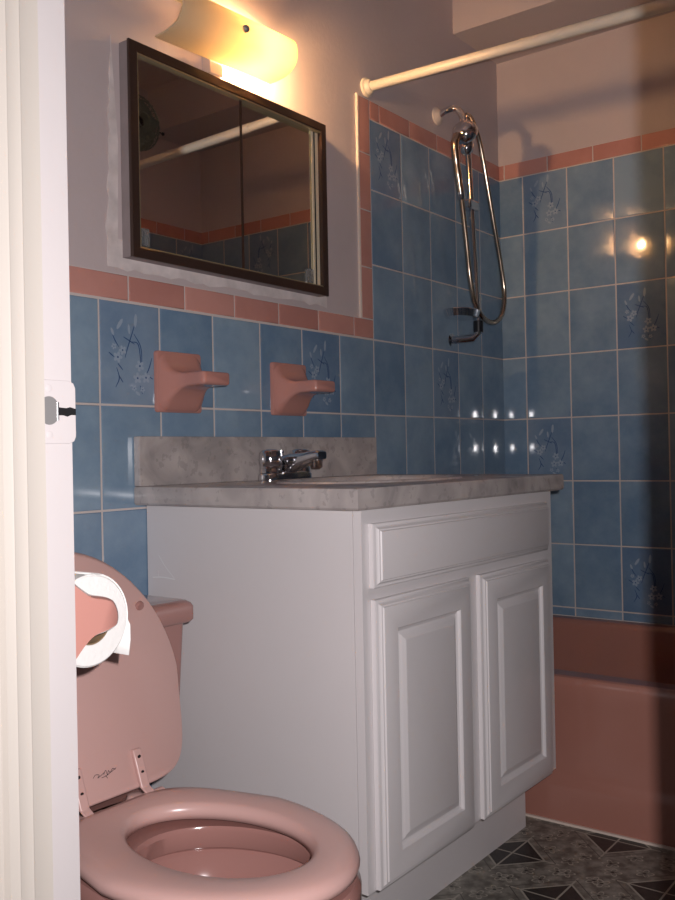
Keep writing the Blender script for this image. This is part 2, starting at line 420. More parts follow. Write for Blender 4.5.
# strike plate (painted over) with lip curling past the edge of the jamb
zc = .918
bm = BM()
pl = [( -1.5635, zc-.029), (-1.5635, zc+.029)]
outer = [(-1.5640, zc+.0275), (-1.534, zc+.0275), (-1.5285, zc+.0255), (-1.5265, zc+.021), (-1.5265, zc-.022), (-1.5285, zc-.0265), (-1.534, zc-.0285), (-1.5640, zc-.0285)]
prism(bm, outer, 'y', JY-.0015, JY-.0002)
sp = obj('strike_plate', bm, M['jamb'], dr, bevel=.0007)
bm = BM(); prism(bm, [(-1.5550+.0108*max(-.78, min(.78, math.cos(2*PI*i/28))), zc+.0005+.0125*math.sin(2*PI*i/28)) for i in range(28)], 'y', JY-.0021, JY-.0014)
obj('latch_hole', bm, M['steel'], sp)
bm = BM(); box(bm, -1.5468, -1.5456, JY-.003, JY-.0015, zc-.008, zc+.008); obj('latch_hole_edge', bm, M['chrome'], sp)
bm = BM(); prism(bm, [(-1.5445, zc-.0035), (-1.5445, zc+.0035), (-1.537, zc+.003), (-1.533, zc+.004), (-1.527, zc+.0025), (-1.527, zc-.003), (-1.532, zc-.003), (-1.536, zc-.0045), (-1.540, zc-.0035)], 'y', JY-.0021, JY-.0014)
obj('latch_slot', bm, M['dark'], sp)
for dz in (.0200, -.0205):
    bm = BM(); lathe(bm, (-1.5545, JY-.0014, zc+dz), [(0, .0034), (-.0004, .0032), (-.0006, .0022)], 'y', 16); obj('screw', bm, M['jamb'], sp, smooth=40)
# baseboardless tile room; hall beyond the door
struct('wall_hall', box(BM(), XO-1.3, XO-1.2, -2.6, .1, 0, ZC), M['hall'])

# ---------------------------------------------------------------- bathtub
t = thing('bathtub', (.38, -.72, 0), 'pink enamel bathtub with plain apron against the blue tiled walls', 'bathtub')
TX0, TX1, TY0, TY1, TZ = .0, XR-.0065, YF+.0065, -.0065, .346
bm = BM()
def tubring(i0, i1, j0, j1, r, z, n=8):
    return [V(x_, y_, z) for x_, y_ in rrect(TX0+i0, TX1-i1, TY0+j0, TY1-j1, r, n)]
R_ = [tubring(.058, .035, .085, .065, .09, TZ), tubring(.064, .041, .092, .072, .09, TZ-.004), tubring(.070, .047, .100, .079, .09, TZ-.016),
      tubring(.078, .055, .125, .09, .09, .24), tubring(.095, .07, .18, .105, .09, .12), tubring(.125, .10, .24, .14, .08, .075), tubring(.17, .15, .30, .2, .06, .065)]
loft(bm, R_, cap0=False)
# deck between the basin edge and the rim
n_ = len(R_[0])
rim = [TX0, TX1, TY0, TY1]
def proj_rect(p, e, z):
    return V(min(max(p.x, TX0+e), TX1), min(max(p.y, TY0), TY1), z)
mid = [V((p.x-.38)*1.3+.38, (p.y+.72)*1.3-.72, TZ) for p in R_[0]]
e0 = [proj_rect(p, .012, TZ) for p in mid]
e1 = [proj_rect(V(TX0 if p.x <= TX0+.0125 else p.x, p.y, 0), 0, TZ-.010) for p in e0]
vs = loft(bm, [R_[0], e0], False, False)
obj('basin', bm, M['tub'], t, smooth=40)
bm = BM()
prof = [(.012, TZ), (.005, TZ-.003), (.0008, TZ-.010), (0, TZ-.022), (.001, TZ-.034), (.0025, TZ-.046), (.005, TZ-.062), (.0085, TZ-.085), (.011, .19), (.012, .125), (.008, .108), (.003, .094), (.001, .08), (.0, .02), (0, 0), (.03, 0), (.03, .28)]
loft(bm, [[V(a, TY0, b) for a, b in prof], [V(a, TY1, b) for a, b in prof]], False, False)
obj('apron', bm, M['tub'], t, smooth=35)
obj('caulk_strip', box(BM(), -.006, 0, TY0, TY1, 0, .005), M['caulk'], t)
bm = BM(); lathe(bm, (.38, TY1-.215, .066), [(0, .024), (.003, .022), (.003, .004)], 'z', 20); obj('drain', bm, M['chrome'], t, smooth=40)
bm = BM(); lathe(bm, (.38, TY1-.094, .22), [(0, .03), (-.008, .028), (-.009, .003)], 'y', 20); obj('overflow_plate', bm, M['chrome'], t, smooth=40)

# ---------------------------------------------------------------- shower rod
t = thing('shower_rod', (-.006, -.72, 1.856), 'cream shower curtain rod spanning above the bathtub', 'curtain rod')
def rodz(y): return 1.856 + .026*y
bm = BM(); tube(bm, [(-.006, -.014, rodz(0)), (-.006, YF+.014, rodz(YF))], .0125, 20); obj('pole', bm, M['rod'], t, smooth=50)
bm = BM(); tube(bm, [(-.006, -.45, rodz(-.45)), (-.006, YF+.016, rodz(YF))], .0137, 20); obj('outer_sleeve', bm, M['rod'], t, smooth=50)
bm = BM(); lathe(bm, (-.006, 0, rodz(0)), [(0, .026), (-.006, .026), (-.009, .021), (-.016, .019), (-.02, .015)], 'y', 24); obj('end_flange', bm, M['rod'], t, smooth=35)
bm = BM(); lathe(bm, (-.006, YF, rodz(YF)), [(0, .026), (.006, .026), (.009, .021), (.016, .019), (.02, .015)], 'y', 24); obj('end_flange', bm, M['rod'], t, smooth=35)

# ---------------------------------------------------------------- hand shower on its rail
t = thing('hand_shower', (.40, 0, 1.25), 'chrome hand shower with long looping hose on the blue tiled wall', 'shower')
bm = BM(); lathe(bm, (.362, 0, 1.882), [(0, .027), (-.004, .027), (-.012, .018), (-.016, .012)], 'y', 24); f_ = obj('wall_flange', bm, M['caulk'], t, smooth=40); f_['label'] = 'white wall flange'
armp = spline([(.362, -.008, 1.882), (.358, -.035, 1.889), (.364, -.060, 1.892), (.370, -.078, 1.878), (.374, -.088, 1.850), (.376, -.090, 1.825)], 6)
bm = BM(); tube(bm, armp, .0095, 14); obj('shower_arm', bm, M['chrome'], t, smooth=50)
# diverter body and round head
bm = BM(); lathe(bm, (.380, -.090, 1.782), [(-.030, .010), (-.022, .018), (-.006, .021), (.010, .021), (.024, .017), (.034, .013), (.046, .011)], 'z', 24); obj('diverter', bm, M['chrome'], t, smooth=40)
def tilted(bm, c, d, prof, n=28):
    c = Vector(c); d = Vector(d).normalized(); u = d.orthogonal().normalized(); v = d.cross(u)
    loft(bm, [[c + d*s + (u*math.cos(2*PI*k/n) + v*math.sin(2*PI*k/n))*max(r, .0003) for k in range(n)] for s, r in prof]); return bm
hc = V(.328, -.112, 1.803)
bm = tilted(BM(), hc, (.75, .1, -.4), [(-.026, .004), (-.024, .016), (-.014, .030), (.0, .037), (.010, .038), (.015, .036), (.017, .030)])
h = obj('shower_head', bm, M['chrome'], t, smooth=40)
bm = tilted(BM(), hc, (.75, .1, -.4), [(.0165, .029), (.019, .027), (.0195, .001)]); obj('spray_face', bm, M['steel'], h, smooth=40)
hp = [(.300, -.106, 1.785), (.287, -.103, 1.760), (.296, -.100, 1.715), (.307, -.100, 1.672), (.320, -.100, 1.625)]
bm = BM(); tube(bm, spline(hp, 5), [.012]*6+[.0115]*5+[.0105]*5+[.0095]*5, 14); obj('handle', bm, M['hose'], t, smooth=50)
bm = BM(); tilted(bm, (.320, -.100, 1.627), (.25, 0, -1), [(0, .0112), (.018, .0112), (.022, .008)]); obj('hose_nut', bm, M['chrome'], t, smooth=40)
# slide rail
RT, RB, RY = .388, .430, -.090
def rail(z): return RB + (RT-RB)*(z-1.25)/.52
bm = BM(); tube(bm, [(RT, RY, 1.77), (RB, RY, 1.262)], .0085, 14); obj('slide_rail', bm, M['chrome'], t, smooth=50)
bm = BM(); tube(bm, [(RB, RY, 1.258), (RB, RY+.002, 1.232), (RB, RY+.016, 1.217), (RB-.012, -.001, 1.214)], .0125, 14); lathe(bm, (RB-.012, 0, 1.214), [(0, .022), (-.005, .022), (-.01, .014)], 'y', 18)
obj('rail_bracket', bm, M['chrome'], t, smooth=40)
bm = BM(); lathe(bm, (RB, RY, 1.232), [(0, .0145), (.034, .0145)], 'z', 18); c_ = obj('rail_collar', bm, M['black'], t, smooth=40); c_['label'] = 'black collar'
bm = BM(); box(bm, rail(1.60)-.040, rail(1.60)+.020, RY-.018, RY+.016, 1.590, 1.618); obj('sliding_cradle', bm, M['chrome'], t, smooth=40, bevel=.006)
# oval soap tray clipped to the rail
bm = BM(); cx, cy, cz = RB-.055, -.066, 1.272
loft(bm, [circle((cx, cy, cz), .044, 'z', 30, .062), circle((cx, cy, cz+.020), .050, 'z', 30, .070), circle((cx, cy, cz+.022), .049, 'z', 30, .069), circle((cx, cy, cz+.020), .047, 'z', 30, .066), circle((cx, cy, cz+.004), .040, 'z', 30, .058)])
obj('soap_tray', bm, M['chrome'], t, smooth=40)
hs = spline([(.325, -.100, 1.610)] + [(a-.036, -.100, b) for a, b in ((.387, 1.473), (.402, 1.386), (.430, 1.315), (.485, 1.274), (.552, 1.270), (.606, 1.304), (.622, 1.369), (.599, 1.461), (.563, 1.564), (.528, 1.666), (.499, 1.752), (.470, 1.818))] + [(.398, -.097, 1.862), (.374, -.092, 1.868)], 28)
bm = BM(); tube(bm, hs, [.0076 if k % 2 else .0066 for k in range(len(hs))], 10); obj('hose', bm, M['hose'], t, smooth=60)

# ---------------------------------------------------------------- vanity cabinet
VX0, VX1, VY, VZ = -.807, -.064, -.530, .783
t = thing('vanity_cabinet', ((VX0+VX1)/2, -.27, 0), 'white vanity cabinet with two raised panel doors under the marble top', 'cabinet')
bm = BM()
prism(bm, [(-.008, 0), (-.008, VZ), (VY+.019, VZ), (VY+.019, .150), (-.449, .150), (-.449, 0)], 'x', VX0, VX0+.016)
sd = obj('side_panel', bm, M['white'], t)
bm = BM()
prism(bm, [(-.008, 0), (-.008, VZ), (VY+.019, VZ), (VY+.019, .150), (-.449, .150), (-.449, 0)], 'x', VX1-.016, VX1)
obj('side_panel', bm, M['white'], t)
bm = BM()       # face frame
box(bm, VX0, VX0+.045, VY, VY+.0172, .150, VZ); box(bm, VX1-.045, VX1, VY, VY+.0172, .150, VZ)
box(bm, VX0+.045, VX1-.045, VY, VY+.0172, .150, .19); box(bm, VX0+.045, VX1-.045, VY, VY+.0172, .740, VZ); box(bm, VX0+.045, VX1-.045, VY, VY+.0172, .610, .665)
box(bm, (VX0+VX1)/2-.03, (VX0+VX1)/2+.03, VY, VY+.0172, .19, .610)
obj('face_frame', bm, M['white'], t)
obj('toe_kick', box(BM(), VX0, VX1-.0, -.452, -.436, 0, .1495), M['white'], t)
obj('bottom_shelf', box(BM(), VX0+.017, VX1-.017, VY+.02, -.03, .152, .168), M['white'], t)
obj('back_panel', box(BM(), VX0+.017, VX1-.017, -.014, -.009, .0, .78), M['white'], t)
def panelled(name, x0, x1, z0, z1, rings, cap=True, y0=VY, par=None, smooth=True):
    bm = BM()
    loft(bm, [[V(x0+i, y0-d, z0+i), V(x1-i, y0-d, z0+i), V(x1-i, y0-d, z1-i), V(x0+i, y0-d, z1-i)] for i, d in rings], False, cap)
    return obj(name, bm, M['white'], par, smooth=28)
OUT = [(0, .0004), (0, .009), (.0025, .0105), (.0045, .0108), (.007, .0125), (.0095, .0155), (.012, .0162), (.0135, .0185), (.0165, .0195)]
def door(x0, x1, z0, z1):
    d = panelled('door', x0, x1, z0, z1, OUT + [(.052, .0195), (.0535, .0185), (.056, .0140), (.0605, .0120)], False, par=t)
    # raised field with slightly clipped corners
    bm = BM()
    loft(bm, [[V(a, VY-dd, b) for a, b in rrect(x0+i, x1-i, z0+i, z1-i, .001 if i < .066 else .001, 2)] for i, dd in
              ((.0605, .0120), (.0635, .0125), (.0665, .0150), (.0705, .0162), (.0750, .0190), (.0775, .0196))], False, True)
    obj('raised_panel', bm, M['white'], d, smooth=28)
door(-.786, -.467, .152, .632); door(-.424, -.104, .152, .632)
panelled('drawer_front', -.789, -.104, .652, .759, OUT, True, par=t)
bm = BM()     # cabinet edge strip seen beside the face frame
box(bm, VX0-.0014, VX0, VY, VY+.0165, .150, VZ-.001); obj('edge_strip', bm, M['white'], t)
bm = BM()
def ribbon(bm, pts, wd, fr):
    pts = spline([(a, b, 0) for a, b in pts], 8); L = []; R = []
    for i, p in enumerate(pts):
        d = (pts[min(i+1, len(pts)-1)] - pts[max(i-1, 0)]).normalized()
        L.append(bm.verts.new(fr(p.x-d.y*wd, p.y+d.x*wd))); R.append(bm.verts.new(fr(p.x+d.y*wd, p.y-d.x*wd)))
    for i in range(len(pts)-1): bm.faces.new((L[i], L[i+1], R[i+1], R[i]))
sf = lambda a, b: V(VX0-.0004, -a, b)
ribbon(bm, [(.022, .640), (.05, .642), (.085, .640)], .0010, sf); ribbon(bm, [(.040, .685), (.058, .664), (.083, .642)], .0006, sf); ribbon(bm, [(.04, .64), (.038, .655)], .0004, sf)
obj('scuff_mark', bm, M['scuff'], sd, recalc=False)

# ---------------------------------------------------------------- countertop with moulded basin and backsplash
t = thing('countertop', (-.43, -.27, VZ+.0005), 'grey veined marble vanity top with oval basin and upstand', 'countertop')
CT = .820; cz0 = VZ+.0005
SC = V(-.435, -.295, 0); SA, SB = .222, .155
N = 72
def per(e=0):       # outer outline sampled in the directions of the oval
    out = []
    for i in range(N):
        a = 2*PI*i/N; d = V(math.cos(a), math.sin(a), 0)
        best = 9
        x0, x1f, x1b, y0, y1 = -.837+e, -.023-e, -.002-e, -.545+e, -.0065
        # solve intersection with the four sides (right side slightly slanted)
        for nx, ny, c in ((-1, 0, -x0), (0, -1, -y0), (0, 1, y1)):
            den = nx*d.x + ny*d.y
            if den > 1e-6: best = min(best, (c - nx*SC.x - ny*SC.y)/den)
        sl = (x1b-x1f)/(y1-(-.545)); den = d.x - sl*d.y
        if den > 1e-6: best = min(best, (x1f + sl*(SC.y+.545) - SC.x)/den)
        out.append(V(SC.x+d.x*best, SC.y+d.y*best, 0))
    # snap the nearest samples to the corners
    for cx, cy in ((x0, y0), (x1f, y0), (x0, y1), (x1b, y1)):
        k = min(range(N), key=lambda i: (out[i].x-cx)**2+(out[i].y-cy)**2); out[k] = V(cx, cy, 0)
    return out
def lift(r, z): return [V(p.x, p.y, z) for p in r]
def oval(sa, z): return [V(SC.x+SA*sa*math.cos(2*PI*i/N), SC.y+SB*sa*math.sin(2*PI*i/N), z) for i in range(N)]
bm = BM(); loft(bm, [oval(1.05, cz0), lift(per(.003), cz0), lift(per(0), cz0+.004), lift(per(0), CT-.005), lift(per(.0015), CT-.0012), lift(per(.005), CT), oval(1.10, CT)], False, False)
obj('slab', bm, M['marble'], t, smooth=30)
bm = BM(); loft(bm, [oval(1.10, CT), oval(1.085, CT+.0035), oval(1.06, CT+.0045), oval(1.02, CT+.003), oval(.99, CT-.004), oval(.95, CT-.02), oval(.86, CT-.06), oval(.68, CT-.10), oval(.4, CT-.125), oval(.12, CT-.132)], False, True)
obj('basin', bm, M['marble'], t, smooth=True)
bm = BM(); lathe(bm, (SC.x, SC.y, CT-.1318), [(0, .024), (.002, .022), (.001, .004)], 'z', 20); obj('drain', bm, M['chrome'], t, smooth=40)
t = thing('backsplash', (-.43, -.015, CT), 'grey marble upstand along the tiled wall behind the faucet', 'backsplash')
obj('slab', box(BM(), -.837, -.022, -.0235, -.0065, CT, .918), M['marble'], t, bevel=.002)

# ---------------------------------------------------------------- faucet
FX, FY = -.47, -.085
t = thing('faucet', (FX, FY, CT), 'two handled chrome basin faucet standing in front of the marble upstand', 'faucet')
bm = BM(); prismp = rrect(FX-.078, FX+.078, FY-.024, FY+.024, .0235, 8)
loft(bm, [[V(a, b, z) for a, b in ((FX+(p[0]-FX)*k, FY+(p[1]-FY)*k) for p in prismp)] for z, k in ((CT, 1), (CT+.013, 1), (CT+.018, .94), (CT+.020, .85))]); obj('base_plate', bm, M['chrome'], t, smooth=35)
for sx in (-1, 1):
    bm = BM(); lathe(bm, (FX+sx*.051, FY, CT+.018), [(0, .0235), (.010, .0225), (.014, .020), (.018, .0225), (.024, .0240), (.044, .0235), (.048, .021), (.0505, .014), (.051, .001)], 'z', 28)
    hd = obj('handle', bm, M['chrome'], t, smooth=35)
    bm = BM()
    for k in range(8):
        a = PI/8 + k*PI/4; p = V(FX+sx*.051+.0205*math.cos(a), FY+.0205*math.sin(a), 0); tube(bm, [p+V(0, 0, CT+.042), p+V(0, 0, CT+.060)], .0028, 8)
    obj('grip_rib', bm, M['chrome'], hd, smooth=50)
bm = BM()
sect = []
for y_, z_, hw, hh in ((FY+.018, .028, .020, .017), (FY, .034, .022, .022), (FY-.03, .040, .0205, .019), (FY-.06, .047, .018, .0145), (FY-.09, .0545, .0155, .0100), (FY-.098, .055, .0155, .0095), (FY-.104, .054, .0145, .008)):
    sect.append([V(a, y_, b) for a, b in rrect(FX-hw, FX+hw, CT+z_-hh, CT+z_+hh, min(hw, hh)*.6, 4)])
loft(bm, sect); sp_ = obj('spout', bm, M['chrome'], t, smooth=40)
bm = BM(); lathe(bm, (FX, FY-.090, CT+.048), [(0, .0115), (-.018, .0115), (-.021, .009)], 'z', 20); obj('aerator', bm, M['chrome'], sp_, smooth=40)
bm = BM(); lathe(bm, (FX, FY+.012, CT+.03), [(0, .003), (.028, .003), (.030, .006), (.036, .006), (.038, .002)], 'z', 12); obj('lift_rod', bm, M['chrome'], t, smooth=40)

# ---------------------------------------------------------------- ceramic holders on the wall
def holder(x0, x1, z0, z1, label):
    cx, cz = (x0+x1)/2, (z0+z1)/2
    t = thing('ceramic_holder', (cx, 0, cz), label, 'wall holder', 'pink ceramic holders above the vanity')
    bm = BM(); hw = (x1-x0)/2; yb = -.0060
    secs = [(0, 1, 1, .10), (.0065, 1, 1, .10), (.0085, .985, .985, .10), (.0095, .95, .96, .10)]
    loft(bm, [[V(a, yb-d, b) for a, b in rrect(cx-hw*k, cx+hw*k, cz-hw*k2, cz+hw*k2, hw*r, 6)] for d, k, k2, r in secs]); obj('back_plate', bm, M['holder'], t, smooth=35)
    bm = BM()
    zc_ = cz + .003
    rr = []
    for d, a, up, dn in ((.006, .985, .058, .0645), (.010, .97, .053, .063), (.015, .94, .041, .058), (.022, .88, .029, .049), (.030, .80, .0205, .038), (.040, .71, .0155, .027), (.052, .63, .013, .0185), (.066, .59, .0125, .0145), (.098, .61, .0125, .014), (.109, .61, .0125, .014), (.114, .58, .011, .0125), (.116, .53, .0075, .009)):
        w_ = hw*a; rr.append([V(p, yb-d, q) for p, q in rrect(cx-w_, cx+w_, zc_-dn, zc_+up, min(w_, (up+dn)/2)*.42, 6)])
    loft(bm, rr); obj('shelf_arm', bm, M['holder'], t, smooth=50)
holder(-.780, -.656, .965, 1.093, 'salmon pink ceramic wall holder nearer the toilet, over the upstand end')
holder(-.426, -.303, .967, 1.093, 'salmon pink ceramic wall holder above the faucet, nearer the shower')

# ---------------------------------------------------------------- medicine cabinet
MX0, MX1, MZ0, MZ1 = -.852, -.229, 1.265, 1.688
t = thing('medicine_cabinet', ((MX0+MX1)/2, 0, MZ0), 'mirrored medicine cabinet with dark bronze frame and two sliding doors', 'medicine cabinet')
bm = BM(); box(bm, MX0+.0015, MX1-.0015, -.0022, -.0012, MZ0+.0015, MZ1-.0015)
for a, b, c, d in ((MX0+.0015, MX0+.008, MZ0+.0015, MZ1-.0015), (MX1-.008, MX1-.0015, MZ0+.0015, MZ1-.0015), (MX0+.008, MX1-.008, MZ0+.0015, MZ0+.008), (MX0+.008, MX1-.008, MZ1-.008, MZ1-.0015)):
    box(bm, a, b, -.0285, -.0022, c, d)
obj('case', bm, M['oldpaint'], t)
bm = BM(); FWd = .021
def frame_rings(ins, y): return [V(MX0+ins, y, MZ0+ins), V(MX1-ins, y, MZ0+ins), V(MX1-ins, y, MZ1-ins), V(MX0+ins, y, MZ1-ins)]
loft(bm, [frame_rings(0, -.026), frame_rings(0, -.0315), frame_rings(.0015, -.033), frame_rings(FWd-.002, -.033), frame_rings(FWd, -.0315), frame_rings(FWd, -.022)], False, False)
obj('frame', bm, M['frame'], t)
I = FWd
bm = BM()
box(bm, MX0+I, MX1-I, -.0310, -.0060, MZ1-I-.0035, MZ1-I-.0003); box(bm, MX0+I, MX1-I, -.0310, -.0060, MZ0+I+.0003, MZ0+I+.0022)
box(bm, MX0+I+.0002, MX0+I+.002, -.031, -.006, MZ0+I+.003, MZ1-I-.004)
obj('door_track', bm, M['brass'], t)
bm = BM(); box(bm, MX1-I-.0125, MX1-I-.0002, -.0220, -.0058, MZ0+I+.003, MZ1-I-.004)
obj('edge_channel', bm, M['cream'], t)
xm = -.5385
zm0, zm1 = MZ0+I+.0015, MZ1-I-.003
d1 = obj('mirror_door', box(BM(), MX0+I+.0025, xm+.006, -.0235, -.0200, zm0, zm1), M['mirror'], t)
d2 = obj('mirror_door', box(BM(), xm-.010, MX1-I-.0255, -.0175, -.0140, zm0, zm1), M['mirror'], t)
obj('door_edge', box(BM(), xm+.0061, xm+.0135, -.0240, -.0198, zm0, zm1), M['frame'], d1)
obj('door_edge', box(BM(), MX1-I-.0254, MX1-I-.0236, -.0195, -.0138, zm0, zm1), M['brass'], d2)
obj('channel_groove', box(BM(), MX1-I-.0165, MX1-I-.0126, -.0225, -.0050, zm0, zm1), M['dark'], t)
obj('channel_strip', box(BM(), MX1-I-.0235, MX1-I-.0166, -.0215, -.0050, zm0, zm1), M['cream'], t)
for dd, x0, yy in ((d1, MX0+I+.006, -.0235), (d2, MX1-I-.047, -.0175)):
    bm = BM()
    z0 = zm0+.004
    loft(bm, [[V(a, yy-.0003, b) for a, b in rrect(x0, x0+.019, z0, z0+.034, .003, 3)], [V(a, yy-.006, b) for a, b in rrect(x0, x0+.019, z0, z0+.034, .003, 3)],
              [V(a, yy-.006, b) for a, b in rrect(x0+.004, x0+.015, z0+.004, z0+.030, .002, 3)], [V(a, yy-.002, b) for a, b in rrect(x0+.004, x0+.015, z0+.004, z0+.030, .002, 3)]])
    fp = obj('finger_pull', bm, M['clear'], dd, smooth=30); fp['label'] = 'clear plastic finger pull'

# ---------------------------------------------------------------- wall lamp
LX = -.607
t = thing('wall_lamp', (LX, 0, 1.78), 'wall lamp above the mirror with curved frosted glass shade, lit on one side', 'lamp')
obj('mounting_plate', box(BM(), LX-.020, LX+.020, -.026, -.0008, 1.695, 1.81), M['plate'], t, bevel=.002)
obj('socket_block', box(BM(), LX-.030, LX+.016, -.072, -.0265, 1.750, 1.790), M['plate'], t, bevel=.004)
prof = [(-.028, 1.721), (-.050, 1.7225), (-.070, 1.7255), (-.085, 1.730), (-.098, 1.738), (-.107, 1.749), (-.1115, 1.762), (-.112, 1.776), (-.1095, 1.789), (-.103, 1.799), (-.092, 1.806), (-.070, 1.812), (-.048, 1.815), (-.030, 1.816)]
prof = [(p.x, p.y) for p in spline([(a, b, 0) for a, b in prof], 3)]
SX0, SX1 = -.783, -.433
inner = [(a + (.003 if True else 0)*(1), b) for a, b in prof]
th = .0035
def offs(P, d):
    out = []
    for i, (a, b) in enumerate(P):
        q0, q1 = P[max(i-1, 0)], P[min(i+1, len(P)-1)]; tx, tz = q1[0]-q0[0], q1[1]-q0[1]; L = math.hypot(tx, tz); out.append((a + tz/L*d, b - tx/L*d))
    return out
pin = offs(prof, th)
bm = BM(); poly = prof + pin[::-1]
loft(bm, [[V(SX0, a, b) for a, b in poly], [V(SX1, a, b) for a, b in poly]], True, True)
# caps made of quads rather than one n-gon
bmesh.ops.delete(bm, geom=[f for f in bm.faces if len(f.verts) > 4], context='FACES_ONLY')
bm.verts.ensure_lookup_table(); L_ = len(poly); K = len(prof)
for base in (0, L_):
    for i in range(K-1):
        bm.faces.new([bm.verts[base+i], bm.verts[base+i+1], bm.verts[base+L_-2-i], bm.verts[base+L_-1-i]])
obj('glass_shade', bm, M['shade'], t, smooth=35)
bm = BM(); lathe(bm, (LX, -.1115, 1.768), [(0, .0075), (-.006, .0075), (-.009, .005), (-.010, .0005)], 'y', 20); obj('shade_knob', bm, M['steel'], t, smooth=40)
bm = BM(); tube(bm, [(LX, -.0725, 1.768), (LX, -.111, 1.768)], .0025, 8); obj('shade_rod', bm, M['steel'], t, smooth=40)
for bx, s_, mt in ((LX-.085, -1, M['offbulb']), (LX+.080, 1, M['bulb'])):
    bm = BM(); tube(bm, [(LX+(.0165 if s_ > 0 else -.0305), -.056, 1.770), (bx-s_*.022, -.056, 1.770)], .014, 18)
    sk = obj('lamp_socket', bm, M['caulk'], t, smooth=40)
    bm = BM(); lathe(bm, (bx-s_*.022, -.056, 1.770), [(0, .0105), (s_*.010, .0125), (s_*.022, .0185), (s_*.036, .0225), (s_*.050, .021), (s_*.060, .014), (s_*.064, .004)], 'x', 20)
    b_ = obj('bulb', bm, mt, sk, smooth=60)

t.rotation_euler = (0, -math.radians(2.2), 0)
# ---------------------------------------------------------------- fan near the ceiling, seen in the mirror
fx, fy, fz = .24, -1.235, 2.105
t = thing('wall_fan', (fx, YF, fz), 'small round grey green fan high on the far wall, seen in the mirror', 'fan')
bm = BM(); lathe(bm, (fx, YF, fz), [(0, .045), (.012, .045), (.018, .03), (.02, .012), (.10, .012)], 'y', 24); obj('wall_mount', bm, M['fan'], t, smooth=35)
bm = BM(); lathe(bm, (fx, YF+.09, fz), [(0, .03), (.01, .038), (.06, .038), (.075, .03)], 'y', 24); obj('motor', bm, M['dark'], t, smooth=35)
bm = BM()
for k in range(28):
    a = 2*PI*k/28; c, s_ = math.cos(a), math.sin(a)
    tube(bm, spline([(fx+.028*c, fy+.035, fz+.028*s_), (fx+.07*c, fy+.030, fz+.07*s_), (fx+.098*c, fy+.008, fz+.098*s_), (fx+.098*c, fy-.02, fz+.098*s_), (fx+.06*c, fy-.045, fz+.06*s_)], 3), .0016, 5)
for rr, yy in ((.1, 0), (.072, .029), (.03, .035)):
    tube(bm, [(fx+rr*math.cos(2*PI*k/40), fy+yy, fz+rr*math.sin(2*PI*k/40)) for k in range(41)], .003, 6)
obj('cage', bm, M['fan'], t, smooth=50)
bm = BM(); lathe(bm, (fx, fy-.022, fz), [(0, .099), (.006, .100), (.012, .094), (.006, .060), (.004, .01)], 'y', 40); obj('back_dish', bm, M['fan'], t, smooth=40)
for k in range(4):
    bm = BM(); a0 = k*PI/2; n = 7; top = []
    for i in range(n):
        f = i/(n-1); r_ = .015+.072*f; wd = .55*math.sin(PI*(.15+.75*f)) 
        top.append([V(fx+r_*math.cos(a0+wd*q), fy+q*.014*(.3+f), fz+r_*math.sin(a0+wd*q)) for q in (-1, -.5, 0, .5, 1)])
    loft(bm, [[p+V(0, .0008, 0) for p in r_] for r_ in top], False, False, closed=False)
    o = obj('fan_blade', bm, M['fan'], t, smooth=True); sm = o.modifiers.new('solid', 'SOLIDIFY'); sm.thickness = .0016
bm = BM(); lathe(bm, (fx, fy-.01, fz), [(0, .02), (.02, .02), (.03, .008)], 'y', 20); obj('hub', bm, M['dark'], t, smooth=40)
bm = BM(); tube(bm, [(fx+.098, fy, fz-.01), (fx+.118, fy, fz-.012)], .0025, 8); lathe(bm, (fx+.116, fy, fz-.012), [(0, .003), (.003, .0065), (.008, .0065), (.011, .003)], 'x', 14); obj('adjusting_knob', bm, M['black'], t, smooth=40)

# ---------------------------------------------------------------- toilet
TXc = -1.219; SZ = .401     # seat top
t = thing('toilet', (TXc, -.45, 0), 'pink toilet with raised lid beside the white vanity cabinet', 'toilet')
def egg(hw, yb, yf, z, n=64, sq=2.0, back=.62):
    """seat outline: round in front (yf), blunter at the hinge (yb)"""
    yc = yf + hw*1.42; out = []
    for i in range(n):
        a = 2*PI*i/n; c, s_ = math.cos(a), math.sin(a)
        if s_ <= 0: out.append(V(TXc+hw*c, yc + (yc-yf)*s_, z))
        else:
            e = 2/4.5; out.append(V(TXc+hw*math.copysign(abs(c)**e, c)*(1-.27*abs(s_)**e), yc + (yb-yc)*abs(s_)**e, z))
    return out
def hole(hw, yb, yf, z, n=64):
    yc = (yb+yf)/2; return [V(TXc+.005+hw*math.cos(2*PI*i/n)*(1-.04*math.sin(2*PI*i/n)), yc + ((yb-yc) if math.sin(2*PI*i/n) > 0 else (yc-yf))*math.sin(2*PI*i/n), z) for i in range(n)]
HB, HF = -.390, -.786
bm = BM()
loft(bm, [egg(.146, HB-.004, HF+.010, SZ-.024), egg(.155, HB, HF+.002, SZ-.020), egg(.158, HB, HF, SZ-.013), egg(.156, HB-.001, HF+.003, SZ-.006), egg(.148, HB-.008, HF+.012, SZ-.0012), egg(.136, HB-.020, HF+.028, SZ),
          hole(.100, -.442, -.734, SZ-.0005), hole(.094, -.448, -.726, SZ-.004), hole(.090, -.452, -.721, SZ-.012), hole(.092, -.450, -.723, SZ-.022), egg(.146, HB-.004, HF+.010, SZ-.024)], False, False)
bmesh.ops.remove_doubles(bm, verts=bm.verts, dist=.00001)
obj('seat', bm, M['seat'], t, smooth=True)
